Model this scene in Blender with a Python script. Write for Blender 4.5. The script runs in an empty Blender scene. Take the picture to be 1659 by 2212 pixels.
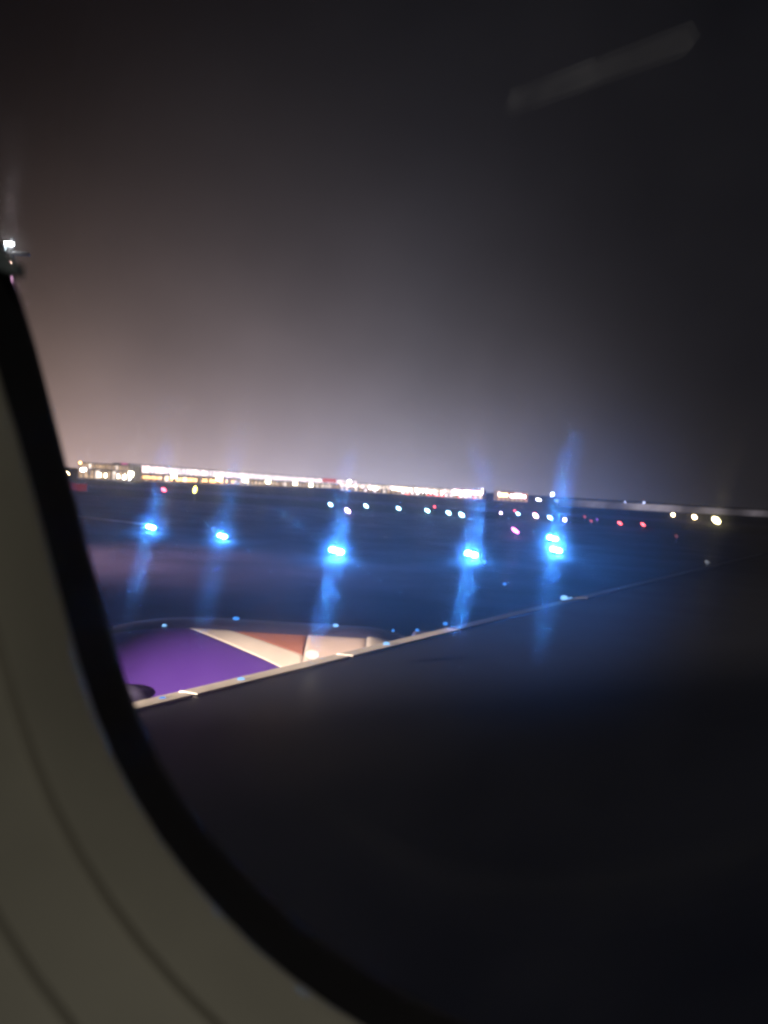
import bpy, bmesh, math, random
from mathutils import Vector
random.seed(4)
R = math.radians
SC = bpy.context.scene
COL = SC.collection

# ------------------------------------------------------------------ camera
EYE = Vector((0, 0, 5.0))                 # eye height of a window seat above the apron
FP = 1700.0                               # focal length in picture units (1659 x 2212)
PITCH, ROLL = R(1.89), R(3.43)
fwd = Vector((0, math.cos(PITCH), -math.sin(PITCH)))
up0 = Vector((0, math.sin(PITCH), math.cos(PITCH)))
rt0 = Vector((1, 0, 0))
RT = math.cos(ROLL) * rt0 + math.sin(ROLL) * up0
UP = -math.sin(ROLL) * rt0 + math.cos(ROLL) * up0
cam = bpy.data.cameras.new('camera')
camo = bpy.data.objects.new('camera', cam)
COL.objects.link(camo)
from mathutils import Matrix
m = Matrix((RT, UP, -fwd)).transposed().to_4x4()
m.translation = EYE
camo.matrix_world = m
cam.sensor_fit = 'VERTICAL'
cam.sensor_height = 36
cam.lens = FP / 2212 * 36
cam.clip_start = 0.01
cam.clip_end = 20000
cam.dof.use_dof = True
cam.dof.focus_distance = 1.1
cam.dof.aperture_fstop = cam.lens / 4.2
SC.camera = camo

# ------------------------------------------------------------------ sky
W = bpy.data.worlds.new('World')
SC.world = W
W.use_nodes = True
nt = W.node_tree
nt.nodes.clear()
def N(t, **k):
    n = nt.nodes.new(t)
    for a, b in k.items(): setattr(n, a, b)
    return n
def mth(op, a, b=None, clamp=False):
    n = N('ShaderNodeMath', operation=op); n.use_clamp = clamp
    for i, v in enumerate((a, b)):
        if v is None: continue
        if isinstance(v, (int, float)): n.inputs[i].default_value = v
        else: nt.links.new(v, n.inputs[i])
    return n.outputs[0]
tc = N('ShaderNodeTexCoord'); sep = N('ShaderNodeSeparateXYZ')
nt.links.new(tc.outputs['Generated'], sep.inputs[0])
az = mth('ARCTAN2', sep.outputs[0], sep.outputs[1])
el = mth('ABSOLUTE', mth('ARCSINE', sep.outputs[2]))
# light-polluted dome above the airport: brightest over the terminals, fading up and to both sides
dist = mth('ABSOLUTE', mth('DIVIDE', mth('ADD', az, 0.18), 0.37))
lobe = mth('EXPONENT', mth('MULTIPLY', mth('POWER', dist, 3.0), -1.0))
lobe2 = mth('EXPONENT', mth('MULTIPLY', mth('POWER', mth('ABSOLUTE', mth('DIVIDE', mth('ADD', az, 0.1), 1.2)), 2.0), -1.0))
hi = mth('EXPONENT', mth('DIVIDE', el, -0.112))
hi2 = mth('EXPONENT', mth('DIVIDE', el, -0.22))
nz = N('ShaderNodeTexNoise'); nz.inputs['Scale'].default_value = 4.0; nz.inputs['Detail'].default_value = 4
nt.links.new(tc.outputs['Generated'], nz.inputs['Vector'])
mott = mth('ADD', mth('MULTIPLY', nz.outputs['Fac'], 0.8), 0.6)
g1 = mth('MULTIPLY', mth('MULTIPLY', lobe, hi), 0.60)
g2 = mth('MULTIPLY', mth('MULTIPLY', lobe2, hi2), 0.013)
gl = mth('MULTIPLY', mth('ADD', g1, g2), mott)
warm = mth('ADD', mth('MULTIPLY', az, 2.2), 0.92, clamp=True)   # browner to the left
mixc = N('ShaderNodeMix', data_type='RGBA')
nt.links.new(warm, mixc.inputs[0])
mixc.inputs[6].default_value = (1.0, 0.69, 0.60, 1)
mixc.inputs[7].default_value = (0.93, 0.85, 1.02, 1)
bgG = N('ShaderNodeBackground')
nt.links.new(mixc.outputs[2], bgG.inputs['Color']); nt.links.new(gl, bgG.inputs['Strength'])
bgB = N('ShaderNodeBackground'); bgB.inputs['Color'].default_value = (1.0, 0.89, 0.93, 1); bgB.inputs['Strength'].default_value = 0.001
sky = N('ShaderNodeTexSky', sky_type='NISHITA'); sky.sun_disc = False
sky.sun_elevation = R(-5); sky.sun_rotation = R(160)
bgS = N('ShaderNodeBackground'); bgS.inputs['Strength'].default_value = 0.05
nt.links.new(sky.outputs[0], bgS.inputs['Color'])
a1 = N('ShaderNodeAddShader'); a2 = N('ShaderNodeAddShader'); wo = N('ShaderNodeOutputWorld')
nt.links.new(bgG.outputs[0], a1.inputs[0]); nt.links.new(bgB.outputs[0], a1.inputs[1])
nt.links.new(a1.outputs[0], a2.inputs[0]); nt.links.new(bgS.outputs[0], a2.inputs[1])
nt.links.new(a2.outputs[0], wo.inputs[0])
# night: no sun lamp; lamps of the place, with added wall spots and glowing glints
vs = SC.view_settings
vs.view_transform = 'Standard'; vs.look = 'None'; vs.exposure = 0; vs.gamma = 1; vs.use_curve_mapping = False
cy = SC.cycles
cy.caustics_refractive = False; cy.caustics_reflective = False
cy.max_bounces = 8; cy.transparent_max_bounces = 8; cy.transmission_bounces = 6
cy.use_denoising = True
cy.sample_clamp_indirect = 0
cy.blur_glossy = 0.0

# ------------------------------------------------------------------ materials
def principled(name, col, rough=0.5, metal=0.0, spec=0.5, noise=None, bump=None, coat=0.0):
    M = bpy.data.materials.new(name); M.use_nodes = True
    t = M.node_tree; b = t.nodes['Principled BSDF']
    b.inputs['Base Color'].default_value = (*col, 1)
    b.inputs['Roughness'].default_value = rough
    b.inputs['Metallic'].default_value = metal
    b.inputs['Specular IOR Level'].default_value = spec
    b.inputs['Coat Weight'].default_value = coat
    c = t.nodes.new('ShaderNodeTexCoord')
    if noise:
        sc, amt = noise
        n = t.nodes.new('ShaderNodeTexNoise'); n.inputs['Scale'].default_value = sc; n.inputs['Detail'].default_value = 6
        t.links.new(c.outputs['Object'], n.inputs['Vector'])
        r = t.nodes.new('ShaderNodeMapRange'); r.inputs[1].default_value = .3; r.inputs[2].default_value = .7
        r.inputs[3].default_value = 1 - amt; r.inputs[4].default_value = 1 + amt
        t.links.new(n.outputs['Fac'], r.inputs[0])
        x = t.nodes.new('ShaderNodeVectorMath'); x.operation = 'SCALE'
        x.inputs[0].default_value = col
        t.links.new(r.outputs[0], x.inputs['Scale'])
        t.links.new(x.outputs[0], b.inputs['Base Color'])
        r2 = t.nodes.new('ShaderNodeMapRange'); r2.inputs[3].default_value = max(.05, rough - .12); r2.inputs[4].default_value = min(1, rough + .12)
        t.links.new(n.outputs['Fac'], r2.inputs[0]); t.links.new(r2.outputs[0], b.inputs['Roughness'])
    if bump:
        sc, st, ds = bump
        n = t.nodes.new('ShaderNodeTexNoise'); n.inputs['Scale'].default_value = sc; n.inputs['Detail'].default_value = 3
        t.links.new(c.outputs['Object'], n.inputs['Vector'])
        bp = t.nodes.new('ShaderNodeBump'); bp.inputs['Strength'].default_value = st; bp.inputs['Distance'].default_value = ds
        t.links.new(n.outputs['Fac'], bp.inputs['Height']); t.links.new(bp.outputs[0], b.inputs['Normal'])
    return M
def emit(name, col, s, sample=True, vary=0.0, vsc=0.35):
    M = bpy.data.materials.new(name); M.use_nodes = True
    t = M.node_tree; t.nodes.clear()
    e = t.nodes.new('ShaderNodeEmission'); o = t.nodes.new('ShaderNodeOutputMaterial')
    e.inputs[0].default_value = (*col, 1); e.inputs[1].default_value = s
    t.links.new(e.outputs[0], o.inputs[0])
    if vary:
        c = t.nodes.new('ShaderNodeNewGeometry'); n = t.nodes.new('ShaderNodeTexNoise')
        n.inputs['Scale'].default_value = vsc; n.inputs['Detail'].default_value = 3
        t.links.new(c.outputs['Position'], n.inputs['Vector'])
        r = t.nodes.new('ShaderNodeMapRange'); r.inputs[1].default_value = .3; r.inputs[2].default_value = .7
        r.inputs[3].default_value = s * (1 - vary); r.inputs[4].default_value = s * (1 + vary)
        t.links.new(n.outputs['Fac'], r.inputs[0]); t.links.new(r.outputs[0], e.inputs[1])
    M.cycles.emission_sampling = 'AUTO' if sample else 'NONE'
    return M

M_ground = principled('dark_grass_ground', (.028, .030, .022), .95, spec=.1, noise=(.05, .5), bump=(3, .4, .1))
M_apron = principled('asphalt', (.045, .045, .048), .85, spec=.2, noise=(.16, .7), bump=(9, .3, .03))
M_line = principled('worn_white_paint', (.62, .58, .54), .7, noise=(.4, .3))
M_trim = principled('cabin_trim_plastic', (.47, .45, .385), .55, noise=(28, .05), bump=(420, .12, .0006))
M_groove = principled('trim_joint', (.30, .28, .235), .7)
M_seal = principled('black_rubber_seal', (.010, .009, .011), .75, bump=(160, .2, .0008))
M_palegrey = principled('pale_blue_grey', (.42, .50, .54), .35)
M_cabin = principled('cabin_lining', (.30, .28, .25), .8)
M_wing = principled('wing_grey_paint', (.028, .030, .042), .5, noise=(1.3, .15), spec=.4)
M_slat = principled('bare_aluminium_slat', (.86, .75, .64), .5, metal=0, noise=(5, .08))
M_grey = principled('dim_slat_tone', (.09, .085, .10), .5, noise=(4, .15))  # outboard slats darkened so the lit leading edge fades outward
M_purple = principled('purple_paint', (.088, .034, .25), .38, noise=(2.5, .08))
M_cream = principled('cream_paint', (.78, .66, .55), .4, noise=(3, .10))
M_pinkcream = principled('pale_pink_cream_paint', (.74, .56, .47), .4, noise=(3, .10))
M_rust = principled('orange_brown_paint', (.42, .16, .10), .45, noise=(3, .12))
M_slate = principled('slate_blue_paint_and_shade', (.07, .06, .11), .45, noise=(2, .15))
M_metal = principled('grey_metal', (.22, .22, .23), .45, metal=.6)
M_post = principled('post_paint', (.12, .12, .13), .6)
M_wall = principled('pale_concrete', (.42, .39, .38), .85, noise=(.2, .2))
M_facade = principled('facade_cladding', (.45, .40, .38), .6, noise=(.3, .15))
M_roof = principled('roof_sheet', (.20, .19, .19), .6)

E_blue = emit('blue_lens', (.05, .27, 1.0), 1000)
E_blue2 = emit('faint_blue_lens', (.10, .36, 1.0), 2.0)
E_glint = emit('blue_glint', (.07, .33, 1.0), 1.3)  # glow imitating taxi light reflections on wing and nacelle
E_glintw = emit('pale_blue_glint_and_lens', (.25, .55, 1.0), 1.7)  # paler reflected glints, also the lens of two pale taxiway lights
E_cyan = emit('cold_white_lens', (.42, .85, 1.0), 26)
E_white = emit('white_lens', (1.0, .90, .95), 34)
E_pink = emit('pinkish_white_lens', (1.0, .62, .78), 22)
E_red = emit('red_lens', (1.0, .09, .10), 11)
E_dimred = emit('dim_red_lens', (1.0, .15, .16), 1.2)
E_mag = emit('magenta_lens', (1.0, .16, .62), 18)
E_purp = emit('dim_purple_lens', (.45, .16, .75), 1.6)
E_yel = emit('yellow_lens', (1.0, .82, .16), 12)
E_warm = emit('warm_white_lens', (1.0, .72, .36), 34)
E_warmbig = emit('warm_yellow_lens', (1.0, .84, .42), 14)
E_orange = emit('orange_lens', (1.0, .50, .17), 13)
E_flood = emit('floodlight_lens', (1.0, .88, .62), 34)
E_floodw = emit('cold_floodlight_lens', (.95, .97, 1.0), 34)
E_dimblue = emit('dim_blue_white_lens', (.55, .60, 1.0), 3)
E_glass1 = emit('lit_glazing_white', (1.0, .84, .88), 1.7, False, .45)
E_glass2 = emit('lit_glazing_cream', (1.0, .80, .66), 1.6, False, .5)
E_glass3 = emit('lit_glazing_ochre', (1.0, .66, .40), .75, False, .6)
E_glass4 = emit('lit_glazing_pink', (1.0, .78, .78), 2.6, False, .5)
E_glass5 = emit('lit_glazing_orange', (1.0, .50, .27), .8, False, .5)
E_signm = emit('magenta_sign_face', (1.0, .20, .50), .8, False)
E_signr = emit('red_sign_face', (1.0, .24, .24), .75, False)
E_boardr = emit('dim_red_glow_face', (1.0, .06, .08), .13, False)
E_cabin = emit('cabin_strip_lens', (1.0, .95, .86), .6, True, .8, 16.0)
E_cabin2 = emit('cabin_strip_lens_dim', (1.0, .93, .84), .30, True, .8, 12.0)  # dimmer second strip, fades the mirrored streak towards its end
E_land = emit('landing_light_lens', (1.0, .90, .74), 1.6)

# ------------------------------------------------------------------ helpers
def link(name, me, mat=None, parent=None, loc=None):
    o = bpy.data.objects.new(name, me); COL.objects.link(o)
    if mat is not None and me is not None and not me.materials: me.materials.append(mat)
    if parent is not None: o.parent = parent
    if loc is not None: o.location = loc
    return o
def tag(o, label=None, cat=None, group=None, kind=None):
    if label: o['label'] = label
    if cat: o['category'] = cat
    if group: o['group'] = group
    if kind: o['kind'] = kind
    return o
def empty(name, loc, label, cat, group=None, rz=0):
    o = bpy.data.objects.new(name, None); COL.objects.link(o)
    o.location = loc; o.rotation_euler.z = rz; o.empty_display_size = .3
    return tag(o, label, cat, group)
def mesh(name, verts, faces, smooth=False):
    me = bpy.data.meshes.new(name); me.from_pydata([tuple(v) for v in verts], [], faces)
    if smooth: me.polygons.foreach_set('use_smooth', [True] * len(faces))
    me.update(); return me
def box(name, x0, x1, y0, y1, z0, z1, bev=0.0):
    bm = bmesh.new(); bmesh.ops.create_cube(bm, size=1)
    for v in bm.verts:
        v.co = Vector((x0 if v.co.x < 0 else x1, y0 if v.co.y < 0 else y1, z0 if v.co.z < 0 else z1))
    if bev: bmesh.ops.bevel(bm, geom=bm.edges[:], offset=bev, segments=2, affect='EDGES', profile=.5)
    me = bpy.data.meshes.new(name); bm.to_mesh(me); bm.free(); return me
def cone(name, r0, r1, z0, z1, seg=12):
    bm = bmesh.new()
    bmesh.ops.create_cone(bm, cap_ends=True, segments=seg, radius1=r0, radius2=r1, depth=z1 - z0)
    for v in bm.verts: v.co.z += (z0 + z1) / 2
    me = bpy.data.meshes.new(name); bm.to_mesh(me); bm.free(); return me
def dome(name, rx, ry, rz, z=0, sub=2):
    bm = bmesh.new(); bmesh.ops.create_icosphere(bm, subdivisions=sub, radius=1)
    for v in bm.verts: v.co = Vector((v.co.x * rx, v.co.y * ry, v.co.z * rz + z))
    for f in bm.faces: f.smooth = True
    me = bpy.data.meshes.new(name); bm.to_mesh(me); bm.free(); return me
def ray(x, y): return fwd + (x - 829.5) / FP * RT - (y - 1106) / FP * UP
def onZ(x, y, z):
    d = ray(x, y); return EYE + d * ((z - EYE.z) / d.z)
def onY(x, y, Y):
    d = ray(x, y); return EYE + d * (Y / d.y)

# ------------------------------------------------------------------ ground
def sheet(name, x0, x1, y0, y1, z, mat, n=1):
    me = mesh(name, [(x0, y0, z), (x1, y0, z), (x1, y1, z), (x0, y1, z)], [(0, 1, 2, 3)])
    o = link(name, me, mat); o['kind'] = 'structure'; return o
sheet('ground', -6000, 6000, -3000, 9000, 0, M_ground)
sheet('apron', -260, 160, -40, 150, .004, M_apron)
sheet('runway', -900, 900, 205, 250, .004, M_apron)
# pale painted line across the apron, lit by the left mast
pA, pB = onZ(60, 1103, .01), onZ(318, 1133, .01)
dv = (pB - pA).normalized(); nv = Vector((-dv.y, dv.x, 0)) * 0.55
ln = mesh('painted_line', [(*(p + s * nv).xy, .008) for p, s in ((pA, -1), (pB, -1), (pB, 1), (pA, 1))], [(0, 1, 2, 3)])
tag(link('painted_line', ln, M_line), kind='structure')

# ------------------------------------------------------------------ airliner: cabin window, wing, engine
PLANE = empty('airliner', (0, 0, 0), 'airliner seen from inside its own cabin: beige window surround, dark wing, engine with purple cowl', 'airliner')
def P3(x, y, z): return (x, y, z + EYE.z)          # parts are laid out about the eye
# window outlines in the sidewall plane (x, z about the eye)
A_PTS = [ (-0.1256,0.0884),(-0.1239,0.0747),(-0.1213,0.0612),(-0.1178,0.0480),(-0.1136,0.0349),(-0.1090,0.0219),(-0.1043,0.0089),(-0.0999,-0.0042),(-0.0958,-0.0173),(-0.0917,-0.0305),(-0.0875,-0.0436),(-0.0832,-0.0567),(-0.0783,-0.0695),(-0.0725,-0.0819),(-0.0656,-0.0937),(-0.0577,-0.1049),(-0.0489,-0.1155),(-0.0394,-0.1253),(-0.0292,-0.1345),(-0.0183,-0.1428),(-0.0068,-0.1502),(0.0052,-0.1569),(0.0174,-0.1629),(0.0301,-0.1678),(0.0431,-0.1713),(0.0566,-0.1732),(0.0702,-0.1736),(0.0839,-0.1729),(0.0975,-0.1712),(0.1110,-0.1686),(0.1243,-0.1653),(0.1376,-0.1616),(0.1507,-0.1573),(0.1636,-0.1525),(0.1761,-0.1470),(0.1883,-0.1406),(0.1998,-0.1333),(0.2107,-0.1250),(0.2206,-0.1156),(0.2296,-0.1054),(0.2376,-0.0943),(0.2443,-0.0824),(0.2500,-0.0700),(0.2545,-0.0571),(0.2578,-0.0438),(0.2602,-0.0303),(0.2616,-0.0166),(0.2621,-0.0029),(0.2619,0.0108),(0.2609,0.0246),(0.2593,0.0382),(0.2572,0.0518),(0.2545,0.0654),(0.2515,0.0788),(0.2481,0.0922),(0.2445,0.1055),(0.2406,0.1187),(0.2366,0.1319),(0.2323,0.1450),(0.2277,0.1580),(0.2228,0.1709),(0.2175,0.1836),(0.2117,0.1961),(0.2053,0.2083),(0.1983,0.2201),(0.1907,0.2316),(0.1825,0.2425),(0.1735,0.2529),(0.1638,0.2625),(0.1533,0.2714),(0.1421,0.2792),(0.1302,0.2860),(0.1178,0.2916),(0.1048,0.2959),(0.0915,0.2988),(0.0780,0.3005),(0.0643,0.3009),(0.0506,0.3001),(0.0370,0.2983),(0.0235,0.2957),(0.0102,0.2925),(-0.0031,0.2886),(-0.0162,0.2844),(-0.0290,0.2795),(-0.0416,0.2740),(-0.0537,0.2676),(-0.0652,0.2602),(-0.0761,0.2518),(-0.0860,0.2425),(-0.0950,0.2322),(-0.1028,0.2211),(-0.1096,0.2092),(-0.1152,0.1967),(-0.1196,0.1838),(-0.1230,0.1705),(-0.1253,0.1570),(-0.1267,0.1433),(-0.1273,0.1296),(-0.1272,0.1158),(-0.1267,0.1021) ]
B_PTS = [ (-0.1525,0.1186),(-0.1496,0.1026),(-0.1442,0.0870),(-0.1376,0.0716),(-0.1312,0.0560),(-0.1255,0.0401),(-0.1204,0.0239),(-0.1154,0.0077),(-0.1104,-0.0085),(-0.1053,-0.0248),(-0.1001,-0.0409),(-0.0948,-0.0571),(-0.0891,-0.0730),(-0.0825,-0.0885),(-0.0744,-0.1032),(-0.0648,-0.1170),(-0.0538,-0.1299),(-0.0418,-0.1417),(-0.0289,-0.1526),(-0.0152,-0.1625),(-0.0008,-0.1715),(0.0139,-0.1797),(0.0291,-0.1869),(0.0448,-0.1926),(0.0611,-0.1964),(0.0778,-0.1986),(0.0947,-0.1992),(0.1116,-0.1985),(0.1284,-0.1965),(0.1451,-0.1937),(0.1617,-0.1900),(0.1781,-0.1857),(0.1943,-0.1808),(0.2104,-0.1752),(0.2260,-0.1687),(0.2411,-0.1612),(0.2556,-0.1525),(0.2693,-0.1426),(0.2819,-0.1315),(0.2935,-0.1193),(0.3038,-0.1060),(0.3128,-0.0918),(0.3205,-0.0767),(0.3267,-0.0611),(0.3317,-0.0449),(0.3354,-0.0284),(0.3379,-0.0117),(0.3393,0.0052),(0.3396,0.0221),(0.3391,0.0391),(0.3378,0.0560),(0.3357,0.0728),(0.3329,0.0896),(0.3297,0.1063),(0.3260,0.1229),(0.3219,0.1394),(0.3176,0.1558),(0.3129,0.1722),(0.3080,0.1885),(0.3026,0.2046),(0.2966,0.2205),(0.2901,0.2361),(0.2829,0.2515),(0.2749,0.2665),(0.2661,0.2810),(0.2565,0.2949),(0.2460,0.3082),(0.2346,0.3207),(0.2222,0.3322),(0.2090,0.3426),(0.1948,0.3518),(0.1799,0.3596),(0.1643,0.3659),(0.1482,0.3707),(0.1316,0.3740),(0.1149,0.3757),(0.0980,0.3760),(0.0811,0.3749),(0.0643,0.3728),(0.0476,0.3697),(0.0311,0.3659),(0.0147,0.3615),(-0.0015,0.3565),(-0.0174,0.3506),(-0.0330,0.3439),(-0.0480,0.3361),(-0.0623,0.3272),(-0.0757,0.3170),(-0.0882,0.3056),(-0.0994,0.2931),(-0.1095,0.2796),(-0.1182,0.2652),(-0.1255,0.2500),(-0.1315,0.2342),(-0.1364,0.2180),(-0.1404,0.2015),(-0.1440,0.1849),(-0.1474,0.1682),(-0.1505,0.1516),(-0.1525,0.1350) ]
def selp(pts, grow):
    n = len(pts); out = []
    for i in range(n):
        (x0, z0), (x1, z1) = pts[i - 2], pts[(i + 2) % n]
        dx, dz = x1 - x0, z1 - z0; l = math.hypot(dx, dz)
        out.append((pts[i][0] + grow * dz / l, pts[i][1] - grow * dx / l))   # outline runs anticlockwise
    return out
def sweep(name, rings, mat, parent, smooth=True):
    V = []; Fc = []; n = len(rings[0][0])
    for pts, y in rings: V += [P3(x, y, z) for x, z in pts]
    for r in range(len(rings) - 1):
        for i in range(n):
            j = (i + 1) % n
            Fc.append((r * n + i, r * n + j, (r + 1) * n + j, (r + 1) * n + i))
    o = link(name, mesh(name, V, Fc, smooth), mat, parent); return o
SUR = link('window_surround', None, None, PLANE); SUR['label'] = 'beige grey moulded window surround with two soft grooves'
def ring(g, y): return (selp(A_PTS, g), y)
sweep('inner_trim', [ring(.0095, .232), ring(.0045, .2275), ring(.0010, .2235), ring(.0, .2205), ring(.0006, .217), ring(.0022, .209), ring(.0046, .1985), ring(.0058, .1955)], M_trim, SUR)
sweep('groove', [ring(.0058, .1955), ring(.0072, .1962), ring(.0084, .1955)], M_groove, SUR)
sweep('middle_trim', [ring(.0084, .1955), ring(.0096, .1935), ring(.0130, .1875), ring(.0170, .1800), ring(.0186, .1765)], M_trim, SUR)
sweep('groove', [ring(.0186, .1765), ring(.0200, .1770), ring(.0210, .1763)], M_groove, SUR)
sweep('outer_trim', [ring(.0210, .1763), ring(.0225, .1745), ring(.030, .168), ring(.042, .161), ring(.060, .158)], M_trim, SUR)
def rect(cx, cz, hx, hz):
    out = []
    for x, z in selp(A_PTS, .060):
        dx, dz = x - cx, z - cz
        k = min(hx / max(abs(dx), 1e-6), hz / max(abs(dz), 1e-6)); out.append((cx + dx * k, cz + dz * k))
    return out
sweep('sidewall', [ring(.060, .158), (rect(.03, .06, 1.6, 1.15), .158)], M_trim, PLANE, False)
cb = box('cabin_lining', -1.565, 1.625, -3.4, .157, -1.085, 1.205)
bm = bmesh.new(); bm.from_mesh(cb)
bmesh.ops.delete(bm, geom=[f for f in bm.faces if f.calc_center_median().y > .1], context='FACES')
for v in bm.verts: v.co.z += EYE.z
bm.to_mesh(cb); bm.free()
link('cabin_lining', cb, M_cabin, PLANE)
# black seal: a short tunnel from the trim to the pane, with a soft lip
sweep('window_seal', [ring(.011, .2325), (selp(B_PTS, .001), .244), (selp(B_PTS, -.0005), .262), (selp(B_PTS, -.0018), .270), (selp(B_PTS, -.001), .2765), (selp(B_PTS, .004), .281)], M_seal, PLANE)

# pane: 8 mm acrylic, clear inside face, outer face wiped and finely scratched
M_in = bpy.data.materials.new('acrylic_inner_face'); M_in.use_nodes = True
t = M_in.node_tree; t.nodes.clear()
g = t.nodes.new('ShaderNodeBsdfGlass'); g.inputs['Roughness'].default_value = 0; g.inputs['IOR'].default_value = 1.25
o = t.nodes.new('ShaderNodeOutputMaterial')
fd = t.nodes.new('ShaderNodeBsdfDiffuse'); fd.inputs[0].default_value = (.72, .72, .92, 1)      # finger grease and dust
fmx = t.nodes.new('ShaderNodeMixShader'); fnz = t.nodes.new('ShaderNodeTexNoise'); fnz.inputs['Scale'].default_value = 16; fnz.inputs['Detail'].default_value = 5
fge = t.nodes.new('ShaderNodeNewGeometry'); t.links.new(fge.outputs['Position'], fnz.inputs['Vector'])
fmr = t.nodes.new('ShaderNodeMapRange'); fmr.inputs[1].default_value = .3; fmr.inputs[2].default_value = .7; fmr.inputs[3].default_value = .036; fmr.inputs[4].default_value = .072
t.links.new(fnz.outputs['Fac'], fmr.inputs[0]); t.links.new(fmr.outputs[0], fmx.inputs[0])
t.links.new(g.outputs[0], fmx.inputs[1]); t.links.new(fd.outputs[0], fmx.inputs[2]); t.links.new(fmx.outputs[0], o.inputs[0])
M_out = bpy.data.materials.new('acrylic_outer_face'); M_out.use_nodes = True
t = M_out.node_tree; t.nodes.clear()
def tn(ty, **k):
    n = t.nodes.new(ty)
    for a, b in k.items(): setattr(n, a, b)
    return n
sharp = tn('ShaderNodeBsdfGlass'); sharp.inputs['Roughness'].default_value = 0; sharp.inputs['IOR'].default_value = 1.25
def lobe_(rough):
    n = tn('ShaderNodeBsdfRefraction'); n.inputs['Roughness'].default_value = rough; n.inputs['IOR'].default_value = 1.25; return n
geo = tn('ShaderNodeNewGeometry')
halo, wide, streak = lobe_(.21), lobe_(.68), lobe_(.165)
# wiping marks: micro-grooves whose slopes lie along the wipe, so lamps smear up and down
wn = tn('ShaderNodeTexWhiteNoise'); wn.noise_dimensions = '3D'
big = tn('ShaderNodeVectorMath', operation='SCALE'); big.inputs['Scale'].default_value = 9173.0
t.links.new(geo.outputs['Position'], big.inputs[0]); t.links.new(big.outputs[0], wn.inputs['Vector'])
sp = tn('ShaderNodeSeparateColor'); t.links.new(wn.outputs['Color'], sp.inputs[0])
s1 = tn('ShaderNodeMath', operation='ADD'); t.links.new(sp.outputs[0], s1.inputs[0]); t.links.new(sp.outputs[1], s1.inputs[1])
s2 = tn('ShaderNodeMath', operation='SUBTRACT'); s1b = tn('ShaderNodeMath', operation='ADD'); t.links.new(s1.outputs[0], s1b.inputs[0]); t.links.new(sp.outputs[2], s1b.inputs[1])
t.links.new(s1b.outputs[0], s2.inputs[0]); s2.inputs[1].default_value = 1.5
sl = tn('ShaderNodeVectorMath', operation='SCALE'); sl.inputs[0].default_value = (.13, 0, 1.0)
# the wipe wanders a little over the pane
wn2 = tn('ShaderNodeTexNoise'); wn2.inputs['Scale'].default_value = 8; t.links.new(geo.outputs['Position'], wn2.inputs['Vector'])
wr = tn('ShaderNodeMapRange'); wr.inputs[1].default_value = .3; wr.inputs[2].default_value = .7; wr.inputs[3].default_value = .03; wr.inputs[4].default_value = .20
t.links.new(wn2.outputs['Fac'], wr.inputs[0]); wc = tn('ShaderNodeCombineXYZ'); wc.inputs[2].default_value = 1.0
t.links.new(wr.outputs[0], wc.inputs[0]); t.links.new(wc.outputs[0], sl.inputs[0])
# fine slanting scratches
scr = lobe_(.07); sl2 = tn('ShaderNodeVectorMath', operation='SCALE'); sl2.inputs[0].default_value = (.85, 0, -.52)
s3 = tn('ShaderNodeMath', operation='MULTIPLY'); t.links.new(s2.outputs[0], s3.inputs[0]); s3.inputs[1].default_value = .46
t.links.new(s3.outputs[0], sl.inputs['Scale'])
ad = tn('ShaderNodeVectorMath', operation='ADD'); t.links.new(geo.outputs['Normal'], ad.inputs[0]); t.links.new(sl.outputs[0], ad.inputs[1])
nm = tn('ShaderNodeVectorMath', operation='NORMALIZE'); t.links.new(ad.outputs[0], nm.inputs[0]); t.links.new(nm.outputs[0], streak.inputs['Normal'])
smn = tn('ShaderNodeTexNoise'); smn.inputs['Scale'].default_value = 95; smn.inputs['Detail'].default_value = 5
t.links.new(geo.outputs['Position'], smn.inputs['Vector'])
smr = tn('ShaderNodeMapRange'); smr.inputs[1].default_value = .36; smr.inputs[2].default_value = .74
smr.inputs[3].default_value = .013; smr.inputs[4].default_value = .078
t.links.new(smn.outputs['Fac'], smr.inputs[0])
def mix(fac, a, b):
    n = tn('ShaderNodeMixShader')
    if isinstance(fac, float): n.inputs[0].default_value = fac
    else: t.links.new(fac, n.inputs[0])
    t.links.new(a, n.inputs[1]); t.links.new(b, n.inputs[2]); return n.outputs[0]
x1 = mix(.036, sharp.outputs[0], halo.outputs[0])
x2 = mix(smr.outputs[0], x1, streak.outputs[0])
t.links.new(s3.outputs[0], sl2.inputs['Scale'])
ad2 = tn('ShaderNodeVectorMath', operation='ADD'); t.links.new(geo.outputs['Normal'], ad2.inputs[0]); t.links.new(sl2.outputs[0], ad2.inputs[1])
nm2 = tn('ShaderNodeVectorMath', operation='NORMALIZE'); t.links.new(ad2.outputs[0], nm2.inputs[0]); t.links.new(nm2.outputs[0], scr.inputs['Normal'])
x2 = mix(.003, x2, scr.outputs[0])
x3 = mix(.068, x2, wide.outputs[0])
dust = tn('ShaderNodeBsdfTranslucent'); dust.inputs[0].default_value = (1.0, .86, .72, 1)   # thin film of dust
x3 = mix(.026, x3, dust.outputs[0])
o = tn('ShaderNodeOutputMaterial'); t.links.new(x3, o.inputs[0])
bp = selp(B_PTS, .0035)
nB = len(bp)
V = [P3(x, .2775, z) for x, z in bp] + [P3(x, .2855, z) for x, z in bp]
Fc = [tuple(range(nB)), tuple(range(2 * nB - 1, nB - 1, -1))] + [(i, nB + i, nB + (i + 1) % nB, (i + 1) % nB) for i in range(nB)]
me = mesh('window_pane', V, Fc)
bm = bmesh.new(); bm.from_mesh(me); bmesh.ops.recalc_face_normals(bm, faces=bm.faces[:]); bm.to_mesh(me); bm.free()
for mm in (M_in, M_out, M_seal): me.materials.append(mm)
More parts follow.
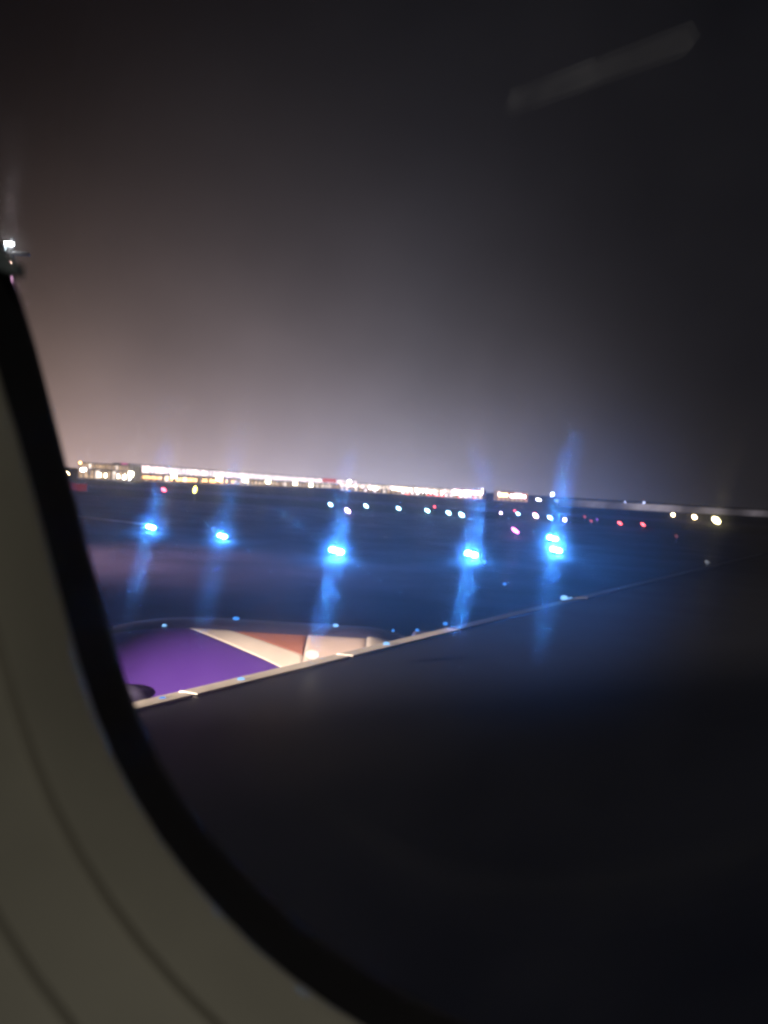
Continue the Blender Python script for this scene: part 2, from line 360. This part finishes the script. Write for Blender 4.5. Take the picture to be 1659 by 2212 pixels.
for p in me.polygons:
    p.material_index = 0 if p.normal.y < -.9 else (1 if p.normal.y > .9 else 2)
link('window_pane', me, None, PLANE)

# pale piece put in for a bluish reflection at the left edge of the pane
gq = [onY(*q, .262) for q in ((-60, 490), (8, 548), (34, 566), (35, 592), (-60, 566))]
V = [tuple(q) for q in gq] + [(q.x, q.y + .006, q.z) for q in gq]
k = len(gq)
link('reflection_piece', mesh('reflection_piece', V, [tuple(range(k)), tuple(range(2 * k - 1, k - 1, -1))] + [(i, (i + 1) % k, k + (i + 1) % k, k + i) for i in range(k)]), M_palegrey, PLANE)

# cabin lights behind the viewer: a dim strip (mirrored by the pane, top right) and the ceiling wash
qs = [onY(1108, 208, .62), onY(1290, 142, .68), onY(1300, 138, .62), onY(1500, 66, .66)]
qs = [Vector((q.x, 2 * .2795 - q.y, q.z)) for q in qs]
for k2, (q0, q1) in enumerate(((qs[0], qs[1]), (qs[2], qs[3]))):
    dv = (q1 - q0).normalized(); wv = Vector((-dv.z, 0, dv.x)) * .0052
    V = []
    for q in (q0, q1):
        for s in (-1, 1):
            for dy in (0, -.02): V.append(tuple(q + s * wv * (1 if q is q0 else 1.5) + Vector((0, dy, 0))))
    me = mesh('cabin_strip_light', V, [(0, 2, 6, 4), (1, 5, 7, 3), (0, 4, 5, 1), (2, 3, 7, 6), (0, 1, 3, 2), (4, 6, 7, 5)])
    bm = bmesh.new(); bm.from_mesh(me); bmesh.ops.recalc_face_normals(bm, faces=bm.faces[:]); bm.to_mesh(me); bm.free()
    link('cabin_strip_light', me, E_cabin if k2 == 0 else E_cabin2, PLANE)
la = bpy.data.lights.new('cabin_ceiling_light', 'AREA'); la.energy = 2.6; la.color = (1.0, .95, .82); la.size = .5; la.size_y = .25; la.shape = 'RECTANGLE'
lo = bpy.data.objects.new('cabin_ceiling_light', la); COL.objects.link(lo)
lo.location = EYE + Vector((-.12, -.46, 1.08)); lo.rotation_euler = (Vector((-.12, .2, -.15)) - Vector((-.12, -.46, 1.08))).to_track_quat('-Z', 'Y').to_euler()

# ---- wing
def le(tt): return Vector((-1.457 + 3.817 * tt, 4.6 + 4.9 * tt, -1.386 + .163 * tt))
def wing_sec(tt):                          # aerofoil section at span parameter tt: chord along +X
    p = le(tt); span = (p.y - .6) / 16.4
    ch = 6.6 * (1 - span) + 1.9 * span
    prof = []
    for c, h in ((1, 0.0), (.8, .012), (.6, .022), (.4, .030), (.25, .032), (.14, .029), (.07, .023), (.03, .016), (.016, .0118), (.007, .0078), (0, 0), (.008, -.010), (.03, -.020), (.1, -.034), (.3, -.05), (.6, -.04), (1, -.004)):
        prof.append(Vector((p.x + c * ch, p.y, p.z + h * ch * .14 if h > 0 else p.z + h * ch)))
    return prof
def loft(name, secs, mat, parent, sel=None, off=0.0):
    secs = [s[sel[0]:sel[1]] if sel else s for s in secs]
    n = len(secs[0]); V = []; Fc = []
    for s in secs: V += [P3(v.x - off, v.y, v.z + off * .6) for v in s]
    for r in range(len(secs) - 1):
        for i in range(n - 1): Fc.append((r * n + i, r * n + i + 1, (r + 1) * n + i + 1, (r + 1) * n + i))
    if not sel: Fc += [tuple(range(n)), tuple(range(len(V) - 1, len(V) - n - 1, -1))]
    me = mesh(name, V, Fc, True)
    bm = bmesh.new(); bm.from_mesh(me); bmesh.ops.recalc_face_normals(bm, faces=bm.faces[:]); bm.to_mesh(me); bm.free()
    return link(name, me, mat, parent)
WING = link('wing', None, None, PLANE); WING['label'] = 'dark wing running away to the right, its bare metal leading edge lit'
loft('wing_skin', [wing_sec(-.81 + 3.33 * i / 24) for i in range(25)], M_wing, WING)
# slats: bare metal noses standing a little proud, with a low step at their rear edge
pb = Vector((.79, -.61, 0))
def slat_sec(tt):
    p = le(tt); p.z = p.z + .004
    return [p + pb * u + Vector((0, 0, w)) for u, w in ((.15, -.004), (.15, .017), (.145, .0195), (.0, .006), (-.03, -.004), (-.045, -.03), (-.03, -.06), (.06, -.10))]
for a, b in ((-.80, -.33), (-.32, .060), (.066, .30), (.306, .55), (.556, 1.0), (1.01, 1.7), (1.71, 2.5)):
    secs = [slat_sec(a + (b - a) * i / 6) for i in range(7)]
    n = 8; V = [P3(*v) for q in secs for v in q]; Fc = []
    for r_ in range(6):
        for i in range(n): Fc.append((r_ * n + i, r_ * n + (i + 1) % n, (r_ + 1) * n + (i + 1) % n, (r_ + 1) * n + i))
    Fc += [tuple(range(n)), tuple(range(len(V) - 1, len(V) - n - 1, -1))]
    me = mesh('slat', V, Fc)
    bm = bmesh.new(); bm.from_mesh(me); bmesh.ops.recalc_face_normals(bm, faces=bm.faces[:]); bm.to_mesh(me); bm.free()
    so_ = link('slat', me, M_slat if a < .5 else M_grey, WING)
    if a > .5: so_['label'] = 'slat farther out along the wing, in a darker grey for its dimmer light'
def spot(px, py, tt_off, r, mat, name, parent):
    # a glowing dome put in for a reflected glint on the leading edge where it is seen at (px, py)
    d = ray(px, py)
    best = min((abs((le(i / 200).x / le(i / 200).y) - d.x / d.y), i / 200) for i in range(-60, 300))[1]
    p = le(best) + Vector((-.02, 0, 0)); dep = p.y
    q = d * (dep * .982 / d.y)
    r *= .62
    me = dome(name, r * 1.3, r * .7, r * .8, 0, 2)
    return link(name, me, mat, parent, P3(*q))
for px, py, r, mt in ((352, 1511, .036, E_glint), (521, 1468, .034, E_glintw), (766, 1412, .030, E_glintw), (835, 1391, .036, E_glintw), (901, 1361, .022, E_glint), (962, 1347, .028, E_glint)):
    spot(px, py, 0, r, mt, 'glint_dome', WING)
spot(455, 1492, 0, .016, emit('small_yellow_glint', (1, .8, .25), .9), 'glint_dome', WING)

# ---- engine: nacelle panels laid out in (x, angle from the crown towards the cabin)
ENG = link('engine', None, None, PLANE); ENG['label'] = 'engine nacelle with purple cowl and cream stripe beyond the leading edge'
K = 1.17                                   # nacelle of about 2.6 m across
YC, ZC = 6.5 * K, -2.293 * K
def nrad(x):
    if x < -1.35: u = (-1.35 - x) / 1.35; return 1.1 - .30 * u ** 2.2
    if x > -.05: u = (x + .05); return 1.1 - .34 * u ** 1.4
    return 1.1
def npt(x, th, off=0.0):
    r = nrad(x) * K + off; a = R(th); return P3(x * K, YC - r * math.sin(a), ZC + r * math.cos(a))
def lerp(tab, v):
    if v <= tab[0][0]: return tab[0][1]
    for (a, b), (c, d) in zip(tab, tab[1:]):
        if v <= c: return b + (d - b) * (v - a) / (c - a)
    return tab[-1][1]
def npanel(name, th0, th1, x0, x1, mat, off=0.0, nth=28, nx=22):
    V = []; Fc = []
    for j in range(nth + 1):
        th = th0 + (th1 - th0) * j / nth
        a = x0(th) if callable(x0) else x0; b = x1(th) if callable(x1) else x1
        for i in range(nx + 1):
            edge = off - (.005 if (i in (0, nx) or j in (0, nth)) else 0)
            V.append(npt(a + (b - a) * i / nx, th, edge))
    for j in range(nth):
        for i in range(nx):
            p = j * (nx + 1) + i; Fc.append((p, p + 1, p + nx + 2, p + nx + 1))
    return link(name, mesh(name, V, Fc, True), mat, ENG)
Dt = [(13, -1.50), (20, -1.28), (27, -1.035), (31, -.88), (35, -.73), (45, -.36), (60, .1), (95, .5)]
Ct = [(13, -1.17), (15.6, -1.077), (23.6, -.76), (28.5, -.555), (29, -.55), (95, -.55)]
D = lambda th: lerp(Dt, th)
Cc = lambda th: max(lerp(Ct, th), D(th) + .02)
npanel('core_cowl', -265, 95, -2.3, .75, M_slate, -.016, 60, 24)
npanel('top_cowl', -60, 12.6, -2.2, .55, M_slate, 0)  # dark crown: shade of the grazing light put into its colour
npanel('fan_cowl', 13, 95, -2.25, lambda th: D(th) - .004, M_purple, 0)
npanel('stripe_panel', 13, 44, D, lambda th: Cc(th), M_cream, .001)
npanel('reverser_panel', 13.4, 28.4, lambda th: Cc(th) + .004, -.554, M_rust, 0)
npanel('aft_cowl', 13, 60, -.546, -.085, M_pinkcream, .001)
npanel('tail_fairing', 10.5, 50, -.078, .42, M_cream, 0)
# inlet lip
V = []; Fc = []
prof = [(-2.25, .0), (-2.36, -.03), (-2.44, -.075), (-2.47, -.12), (-2.44, -.16), (-2.3, -.20), (-1.9, -.22)]
for x, dr in prof:
    for i in range(48):
        a = 2 * math.pi * i / 48; r = (nrad(-2.25) + dr) * K
        V.append(P3(x * K, YC - r * math.sin(a), ZC + r * math.cos(a)))
for r_ in range(len(prof) - 1):
    for i in range(48): Fc.append((r_ * 48 + i, r_ * 48 + (i + 1) % 48, (r_ + 1) * 48 + (i + 1) % 48, (r_ + 1) * 48 + i))
link('inlet_lip', mesh('inlet_lip', V, Fc, True), M_metal, ENG)
# dark rounded bump on the cowl, low at the left
V = []; Fc = []
c = (-1.80, 51.5)
rings = [(1.0, .001), (.85, .05), (.55, .085), (.2, .10)]
for s, off in rings:
    for i in range(20):
        a = 2 * math.pi * i / 20; V.append(npt(c[0] + .20 * s * math.cos(a), c[1] + 4.2 * s * math.sin(a), off))
for r_ in range(3):
    for i in range(20): Fc.append((r_ * 20 + i, r_ * 20 + (i + 1) % 20, (r_ + 1) * 20 + (i + 1) % 20, (r_ + 1) * 20 + i))
Fc.append(tuple(range(60, 80)))
link('cowl_bump', mesh('cowl_bump', V, Fc, True), M_slate, ENG)
# pylon between nacelle and wing
link('pylon', box('pylon', .35, 3.2, YC - .14, YC + .14, EYE.z - 2.05, EYE.z - 1.40, .04), M_slate, ENG)
def nspot(px, py, r, mat, name, depth=5.9, fl=1.0):  # glowing domes added as reflected glints on the nacelle
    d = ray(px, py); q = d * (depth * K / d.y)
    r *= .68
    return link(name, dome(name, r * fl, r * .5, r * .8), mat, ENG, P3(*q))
nspot(355, 1352, .034, E_glintw, 'glint_dome', 6.30)
nspot(510, 1336, .032, E_glint, 'glint_dome', 6.35, 1.6)
nspot(725, 1351, .030, E_glintw, 'glint_dome', 6.35, 1.4)
nspot(849, 1362, .022, E_glint, 'glint_dome', 6.3)
# two lit lenses in the wing root
q = ray(674, 1414); q = q * (5.56 / q.y)
link('landing_light', dome('landing_light', .050, .03, .034), E_land, WING, P3(*q))
# wing inspection light on the fuselage, ahead of the window (out of frame)
sl_ = bpy.data.lights.new('wing_inspection_light', 'SPOT'); sl_.energy = 25000; sl_.color = (1.0, .85, .72)
sl_.spot_size = R(20); sl_.spot_blend = 1.0; sl_.shadow_soft_size = .05
so = bpy.data.objects.new('wing_inspection_light', sl_); COL.objects.link(so)
sp0 = Vector((-9.5, .75, -.45)); so.location = EYE + sp0
so.rotation_euler = (Vector((-.55, 6.3, -1.6)) - sp0).to_track_quat('-Z', 'Y').to_euler()

# ------------------------------------------------------------------ taxiway lights (blue, near)
me_base = cone('base', .20, .16, 0, .10, 16)
me_stem = cone('stem', .045, .045, .10, .34, 10)
me_hous = box('housing', -.44, .44, -.12, .12, .34, .44, .03)
me_lens = dome('lens', .25, .20, .17, .50, 2)
me_lens.materials.append(E_blue)
for mm in (me_base, me_stem, me_hous): mm.materials.append(M_post)
GB = 'blue taxiway edge lights on the apron'
def blue(px, py, label, twin=True, lens=me_lens, sc=1.0):
    p = onZ(px, py, .50 * sc)
    e = empty('taxiway_light', (p.x, p.y, .004), label, 'taxiway light', GB); e.scale = (sc,) * 3
    link('base', me_base, None, e); link('stem', me_stem, None, e)
    link('housing', me_hous, None, e)
    for s in ((-1, 1) if twin else (0,)): link('lens', lens, None, e, (s * .23, 0, -s * .05))
    return e
blue(326, 1139, 'blue taxiway light at the end of the pale painted line, leftmost of the bright ones', sc=.78)
blue(480, 1158, 'blue taxiway light second from left, alone above the left of the engine', sc=.72)
blue(727, 1190, 'largest blue taxiway light, above the middle of the engine', sc=1.0)
blue(1018, 1197, 'blue taxiway light above the point where engine and wing edge meet', sc=.95)
blue(1194, 1163, 'far one of the close pair of blue taxiway lights on the right', sc=1.15)
blue(1201, 1188, 'near one of the close pair of blue taxiway lights on the right', sc=1.0)
lens2 = me_lens.copy(); lens2.materials.clear(); lens2.materials.append(E_glintw)
lens3 = me_lens.copy(); lens3.materials.clear(); lens3.materials.append(E_blue2)
blue(1226, 1294, 'pale blue taxiway light just beyond the wing edge on the right', lens=lens2, sc=.7)
blue(1046, 1214, 'faint blue glow tail just right of a bright taxiway light, built as a lamp', lens=lens3, sc=.45, twin=False)  # glow tail of the bright light, added as a small lamp
blue(1090, 1262, 'very faint blue taxiway light nearest the wing in mid apron', lens=lens3, sc=.35, twin=False)
blue(461, 1142, 'small pale taxiway light at the upper left of the second bright blue one', lens=lens2, sc=.45, twin=False)

# ------------------------------------------------------------------ small lamps on posts, middle distance
def lamp(px, py, r, mat, label, group=None, z=.8, name='edge_lamp', cat='lamp', fl=(1.0, 1.0), Y=None, tilt=34):
    p = onZ(px, py, z) if Y is None else onY(px, py, Y)
    if Y is None: r *= .88
    h = p.z
    e = empty(name, (p.x, p.y, 0), label, cat, group)
    link('post', cone('post', .06 + .004 * h, .05, 0, h - r * .6, 8), M_post, e)
    link('base', cone('base', .22, .16, 0, .12, 10), M_post, e)
    le_ = link('lens', dome('lens', r * fl[0] * 1.3, r, r * fl[1] * .8, 0, 2), mat, e, (0, 0, h)); le_.rotation_euler.y = R(tilt)
    return e
GW = 'cold white lamps in the row before the terminal'
for i, (px, py, r, mt, lab) in enumerate((
    (714, 1090, .30, E_cyan, 'cold white lamp, leftmost of the row below the terminal end'),
    (791, 1093, .32, E_cyan, 'cold white lamp, alone between the pinkish white lamp and the middle of the row'),
    (861, 1098, .30, E_cyan, 'cold white lamp above and between the two largest blue taxiway lights'),
    (923, 1103, .34, E_cyan, 'cold white lamp with a small red lamp close above its right'),
    (969, 1108, .32, E_cyan, 'left one of the close pair of cold white lamps in mid row'),
    (997, 1112, .36, E_cyan, 'right one of the close pair of cold white lamps in mid row'),
    (1188, 1118, .34, E_cyan, 'cold white lamp right above the close pair of blue taxiway lights'))):
    lamp(px, py, r, mt, lab, GW, fl=(1.25, .95))
GP = 'white and pinkish lamps in the row before the terminal'
lamp(751, 1103, .34, E_pink, 'pinkish white lamp set lower than the leftmost cold white lamps', GP, fl=(1.3, .9))
lamp(1119, 1110, .28, E_cyan, 'greenish white lamp touching a small red lamp at its upper left', GP, fl=(1.0, 1.2))
lamp(1112, 1103, .20, E_red, 'small red lamp at the upper left of the greenish white lamp')
lamp(1157, 1114, .44, E_pink, 'big white lamp with a red rim, right of the greenish white lamp', GP, fl=(1.2, 1.0))
lamp(1156, 1110, .30, E_red, 'red lamp close behind the big pinkish white lamp')
lamp(1220, 1123, .26, E_pink, 'pinkish white lamp right of the close pair of blue taxiway lights', GP, fl=(1.0, 1.2))
lamp(1082, 1108, .20, E_pink, 'dim pinkish lamp alone left of the greenish white lamp', GP)
lamp(1113, 1146, .27, E_mag, 'magenta lamp standing nearer than the row, upper left of the blue pair', fl=(1.6, .8))
GR = 'red lamps on the far taxiway'
lamp(939, 1095, .22, E_red, 'small red lamp just above a cold white lamp in mid row', GR)
lamp(1263, 1116, .26, E_dimred, 'left one of three dim red lamps right of the blue pair', GR, fl=(1.2, .9))
lamp(1277, 1125, .24, E_dimred, 'lower middle one of three dim red lamps right of the blue pair', GR, fl=(1.2, .9))
lamp(1290, 1122, .22, E_purp, 'dim purple lamp right beside the dim red lamps')
lamp(1339, 1130, .27, E_red, 'left one of two lone bright red lamps on the right', GR, fl=(1.5, .9))
lamp(1389, 1133, .27, E_red, 'right one of two lone bright red lamps on the right', GR, fl=(1.5, .9))
lamp(1461, 1158, .26, emit('faint_red_lens', (1, .25, .25), .18), 'very faint red lamp below the three yellow lamps', GR)
lamp(1527, 1214, .16, emit('faint_grey_lens', (.8, .85, 1), .25), 'faint grey lamp low on the far right')
lamp(354, 1058, .46, E_red, 'bright red lamp on a post before the left of the terminal', z=1.5)
lamp(421, 1058, .46, E_yel, 'tall yellow lamp on a post before the orange wall lamps', z=2.2, fl=(.55, 2.1), tilt=8)
GY = 'warm yellow lamps on the far right'
lamp(1454, 1112, .55, E_warm, 'warm yellow lamp, smallest and leftmost of the three on the far right', GY, z=1.0, fl=(1.0, 1.3))
lamp(1500, 1117, .62, E_warm, 'warm yellow lamp, middle one of the three on the far right', GY, z=1.0, fl=(1.1, 1.3))
lamp(1547, 1124, .98, E_warmbig, 'warm yellow lamp, largest and rightmost of the three on the far right', GY, z=1.2, fl=(1.15, 1.1))
lamp(145, 1022, .7, E_warm, 'white lamp left of the low lit building, beside the window frame', Y=420, fl=(1.7, .6))
lamp(1042, 1057, .3, E_white, 'small white lamp at the right end of the far pier', Y=515, fl=(.8, 1.2))
GT = 'pole lamps above the far roofline'
def pole_lamp(px, py, Y, r, mat, label, fl=(1, 1)): return lamp(px, py, r, mat, label, GT, Y=Y, name='pole_lamp', cat='pole lamp', fl=fl)
pole_lamp(755, 1040, 560, .75, E_white, 'white pole lamp above the roof right of the red sign', (1.0, 1.5))
pole_lamp(1193, 1068, 540, .70, E_floodw, 'white pole lamp above the close pair of blue taxiway lights', (.8, 1.8))
pole_lamp(1203, 1082, 540, .55, E_dimblue, 'low bluish pole lamp right below the white pole lamp', (1.2, 1.2))
pole_lamp(1161, 1079, 520, .55, E_white, 'left one of two small white pole lamps right of the orange building', (.9, 1.2))
pole_lamp(1166, 1080, 520, .50, E_white, 'right one of two small white pole lamps right of the orange building', (.9, 1.2))
pole_lamp(1350, 1085, 560, .60, E_dimblue, 'left one of two bluish pole lamps at the pale wall', (.8, 1.5))
pole_lamp(1391, 1086, 560, .75, E_dimblue, 'right one of two bluish pole lamps at the pale wall', (.8, 1.6))

# ------------------------------------------------------------------ terminals
def building(name, label, a, b, h, depth, mat=M_facade, roof_t=.5):
    """box building whose lit front runs from ground point a to b; returns empty, length, local x along the front"""
    a = Vector((a.x, a.y, 0)); b = Vector((b.x, b.y, 0)); L = (b - a).length
    e = empty(name, a, label, 'building', None, math.atan2(b.y - a.y, b.x - a.x))
    link('wall', box('wall', 0, L, 0, depth, 0, h), mat, e)
    link('roof', box('roof', -.2, L + .2, -.2, depth + .2, h + .003, h + roof_t * .5, .05), M_roof, e)
    return e, L
def panes(e, L, n, z0, z1, mats, frame=True, gap=.12, x0=0, jitter=0):
    w = (L - x0) / n
    me_f = box('window', gap * w * .5, w - gap * w * .5, -.10, -.002, z0, z1)
    me_p = {}
    for i in range(n):
        mt = random.choice(mats)
        x = x0 + i * w
        f = link('window', me_f, M_post, e, (x, 0, 0))
        if mt not in me_p:
            q = box('pane', gap * w * .5 + .12, w - gap * w * .5 - .12, -.13, -.104, z0 + .1, z1 - .1); q.materials.append(mt); me_p[mt] = q
        link('pane', me_p[mt], None, f)
def wall_lamps(e, xs, z, mat, r=.3, fl=(1, 1, 1), skip=0):
    me_l = dome('wall_lamp', r * fl[0], r * .6, r * fl[2], 0, 1); me_l.materials.append(mat)
    for x in xs:
        if random.random() < skip: continue
        link('wall_lamp', me_l, None, e, (x, -.45, z + random.uniform(-.12, .12)))
# low building, far left
a, b = onY(168, 1030, 365), onY(277, 1036, 365)
e, L = building('low_building', 'low lit building at the left end of the horizon, ochre upper windows', a, b, 7.4, 20)
panes(e, L, 15, 4.9, 7.2, [E_glass3, E_glass3, E_glass2]); panes(e, L, 9, .4, 4.4, [E_glass2, E_glass3, E_glass3, E_glass1], gap=.2)
wall_lamps(e, [2.0, 3.2], 4.2, E_white, .62, (1, 1, 1.2)); wall_lamps(e, [10.4, 13.0, 19, 22], 2.1, E_flood, .55, (.8, 1, 1.7))
wall_lamps(e, [21.5, 24.2], 1.6, E_floodw, .5, (.7, 1, 1.8)); wall_lamps(e, [1.0], 7.2, E_orange, .6)
# main terminal: long glazed front running away to the right
a, b = onY(278, 1030, 385), onY(770, 1055, 760)
e, L = building('terminal', 'long white lit terminal on the horizon with a row of orange lamps under its glazing', a, b, 8.3, 9)
panes(e, L, 84, 4.4, 8.0, [E_glass1, E_glass1, E_glass1, E_glass4], gap=.05)
panes(e, L, 60, .3, 3.6, [E_glass3, E_glass3, E_glass2], gap=.35)
wall_lamps(e, [8 + 2.6 * i for i in range(12)], 2.2, E_orange, .34, (.8, 1, 1.9), .1)
wall_lamps(e, [40 + 3.0 * i for i in range(26)], 1.9, E_orange, .44, (.7, 1, 2.3), .3)
wall_lamps(e, [120 + 6 * i for i in range(20)], 2.0, emit('cream_lens', (1, .8, .6), 3), .4, (.8, 1, 1.8), .4)
# far pier
a, b = onY(735, 1050, 540), onY(1044, 1066, 520)
e, L = building('far_pier', 'lower lit pier right of the terminal, pinkish white with red lamps at its foot', a, b, 5.8, 24)
panes(e, L, 40, 2.6, 5.5, [E_glass2, E_glass2, E_glass4], gap=.06); panes(e, L, 30, .3, 2.3, [E_glass3, E_glass2, E_glass4], gap=.3)
wall_lamps(e, [21 + 1.7 * i for i in range(4)], 3.2, E_white, .36, (.7, 1, 2.6))
wall_lamps(e, [37 + 2.0 * i for i in range(9)], 3.6, E_flood, .42, (.8, 1, 2.8), .15)
wall_lamps(e, [55 + 2.6 * i for i in range(15)], 3.0, E_white, .5, (1.1, 1, 1.9), .2)
wall_lamps(e, [79 + 1.6 * i for i in range(12)], 4.3, E_pink, .7, (1.1, 1, 1.6), .15)
wall_lamps(e, [46, 47.6, 61, 63, 66, 68, 71, 82, 92], .9, E_red, .40, (1.0, 1, 1.2))
# orange building
a, b = onY(1074, 1068, 500), onY(1141, 1072, 500)
e, L = building('orange_building', 'short building lit orange and pink, alone right of the far pier', a, b, 6.2, 16)
panes(e, L, 9, 3.0, 5.9, [E_glass5, E_glass4, E_glass5], gap=.12); panes(e, L, 7, .3, 2.6, [E_glass5, E_glass3], gap=.25)
wall_lamps(e, [1.5 + 1.5 * i for i in range(4)], 3.8, E_warm, .5, (.9, 1, 2.0)); wall_lamps(e, [9 + 1.7 * i for i in range(6)], 3.6, E_pink, .55, (.9, 1, 2.0))
# signs
def sign(px0, py0, px1, py1, Y, mat, name, label, ground=False):
    p, q = onY(px0, py0, Y), onY(px1, py1, Y)
    e = empty(name, (p.x, Y, 0), label, 'sign')
    w = q.x - p.x
    link('face', box('face', 0, w, -.12, -.005, q.z, p.z), mat, e)
    link('backing', box('backing', -.15, w + .15, 0, .3, q.z - .15, p.z + .15, .04), M_post, e)
    for s in (.15, .85): link('leg', cone('leg', .12, .12, 0, max(.3, q.z), 8), M_post, e, (w * s, .15, 0))
    return e
sign(262, 1000, 275, 1010, 384, E_signm, 'lit_sign', 'small magenta lit sign standing above the left end of the terminal')
sign(697, 1033, 726, 1043, 560, E_signr, 'lit_sign', 'wide red lit sign over the far end of the terminal')
sign(146, 1043, 187, 1066, 170, E_boardr, 'red_glow_board', 'dim red blurred glow at the far left beside the window frame, built as a board')  # blurred red glow put in as a glowing board
# floodlight masts before the terminal
GM = 'floodlight masts along the front of the terminal'
ms = ((283, 1023, 380, 1.00, 'floodlight mast at the left end of the terminal front, under the magenta sign'),
      (376, 1025, 410, 1.15, 'floodlight mast second from left before the terminal, above the red lamp'),
      (474, 1031, 455, 1.25, 'floodlight mast third from left before the terminal, brightest of them'),
      (530, 1035, 485, 1.20, 'floodlight mast fourth from left before the terminal'),
      (579, 1039, 515, 1.10, 'floodlight mast fifth from left before the terminal'),
      (638, 1043, 555, 1.05, 'floodlight mast sixth from left before the terminal'),
      (672, 1047, 580, .95, 'floodlight mast nearest the far end of the terminal, left of the red sign'))
for px, py, Y, s, lab in ms:
    Y -= 14
    p = onY(px, py, Y)
    e = empty('floodlight_mast', (p.x, p.y, 0), lab, 'light mast', GM)
    link('pole', cone('pole', .22, .12, 0, p.z, 10), M_post, e)
    link('crossarm', box('crossarm', -1.2, 1.2, -.1, .1, p.z + .9 * s, p.z + .9 * s + .2, .03), M_post, e)
    for k_ in (-.6, .6): link('lamp_head', box('lamp_head', -.5 * s, .5 * s, -.3, -.12, -1.3 * s, .8 * s, .08), E_flood, e, (k_ * s, 0, p.z))
# pale wall far right
a, b = onZ(1205, 1093, 0), onZ(1720, 1120, 0)
wl = (b - a); L = wl.length
e = empty('perimeter_wall', (a.x, a.y, 0), 'long low pale wall fading into the dark on the far right horizon', 'wall', None, math.atan2(wl.y, wl.x))
nW = 12
me_w = box('wall_panel', .06, L / nW - .06, 0, .3, 0, 3.6, .03); me_w.materials.append(M_wall)
for i in range(nW): link('wall_panel', me_w, None, e, (i * L / nW, 0, 0))
link('coping', box('coping', 0, L, -.1, .4, 3.605, 3.8, .03), M_wall, e)
for f, w in ((.12, 500), (.30, 800), (.40, 700), (.60, 500), (.8, 350)):  # unseen spots added to brighten the pale wall
    l = bpy.data.lights.new('wall_fill_spot', 'SPOT'); l.energy = w * 9; l.color = (.92, .86, 1.0); l.spot_size = R(150); l.spot_blend = 1; l.shadow_soft_size = .3
    lo = bpy.data.objects.new('wall_fill_spot', l); COL.objects.link(lo)
    d = wl.normalized(); n_ = Vector((d.y, -d.x, 0))
    if n_.y > 0: n_ = -n_
    q = a + wl * f; lo.location = (q.x + n_.x * 16, q.y + n_.y * 16, 5.2)
    lo.rotation_euler = (Vector((-n_.x, -n_.y, -.25))).to_track_quat('-Z', 'Y').to_euler()

# ------------------------------------------------------------------ apron mast, far left, half behind the window frame
top = onY(26, 530, 45)
e = empty('apron_mast', (top.x, top.y, 0), 'tall apron light mast at the left edge, white lamp high beside the window frame', 'light mast')
link('pole', cone('pole', .28, .14, 0, top.z + .4, 14), M_metal, e)
link('crossarm', box('crossarm', -1.6, 1.0, -.12, .12, top.z - .55, top.z - .35, .03), M_metal, e)
link('lamp_head', box('lamp_head', -.30, .16, -.32, -.08, top.z - .05, top.z + .11, .05), E_floodw, e)
for x in (-.55, -1.2): link('lamp_housing', box('lamp_housing', x - .25, x + .25, -.35, .1, top.z - .45, top.z - .05, .05), M_palegrey, e)
for aim, pw, col, ang in ((onZ(250, 1205, 0), 26000, (1.0, .56, .84), 78), (onZ(270, 1127, 0), 24000, (1.0, .70, .50), 22)):
    l = bpy.data.lights.new('apron_floodlight', 'SPOT'); l.energy = pw; l.color = col; l.spot_size = R(ang); l.spot_blend = 1; l.shadow_soft_size = .3
    lo = bpy.data.objects.new('apron_floodlight', l); COL.objects.link(lo)
    lo.location = top + Vector((0, -.7, -1.0)); lo.rotation_euler = (aim - lo.location).to_track_quat('-Z', 'Y').to_euler()
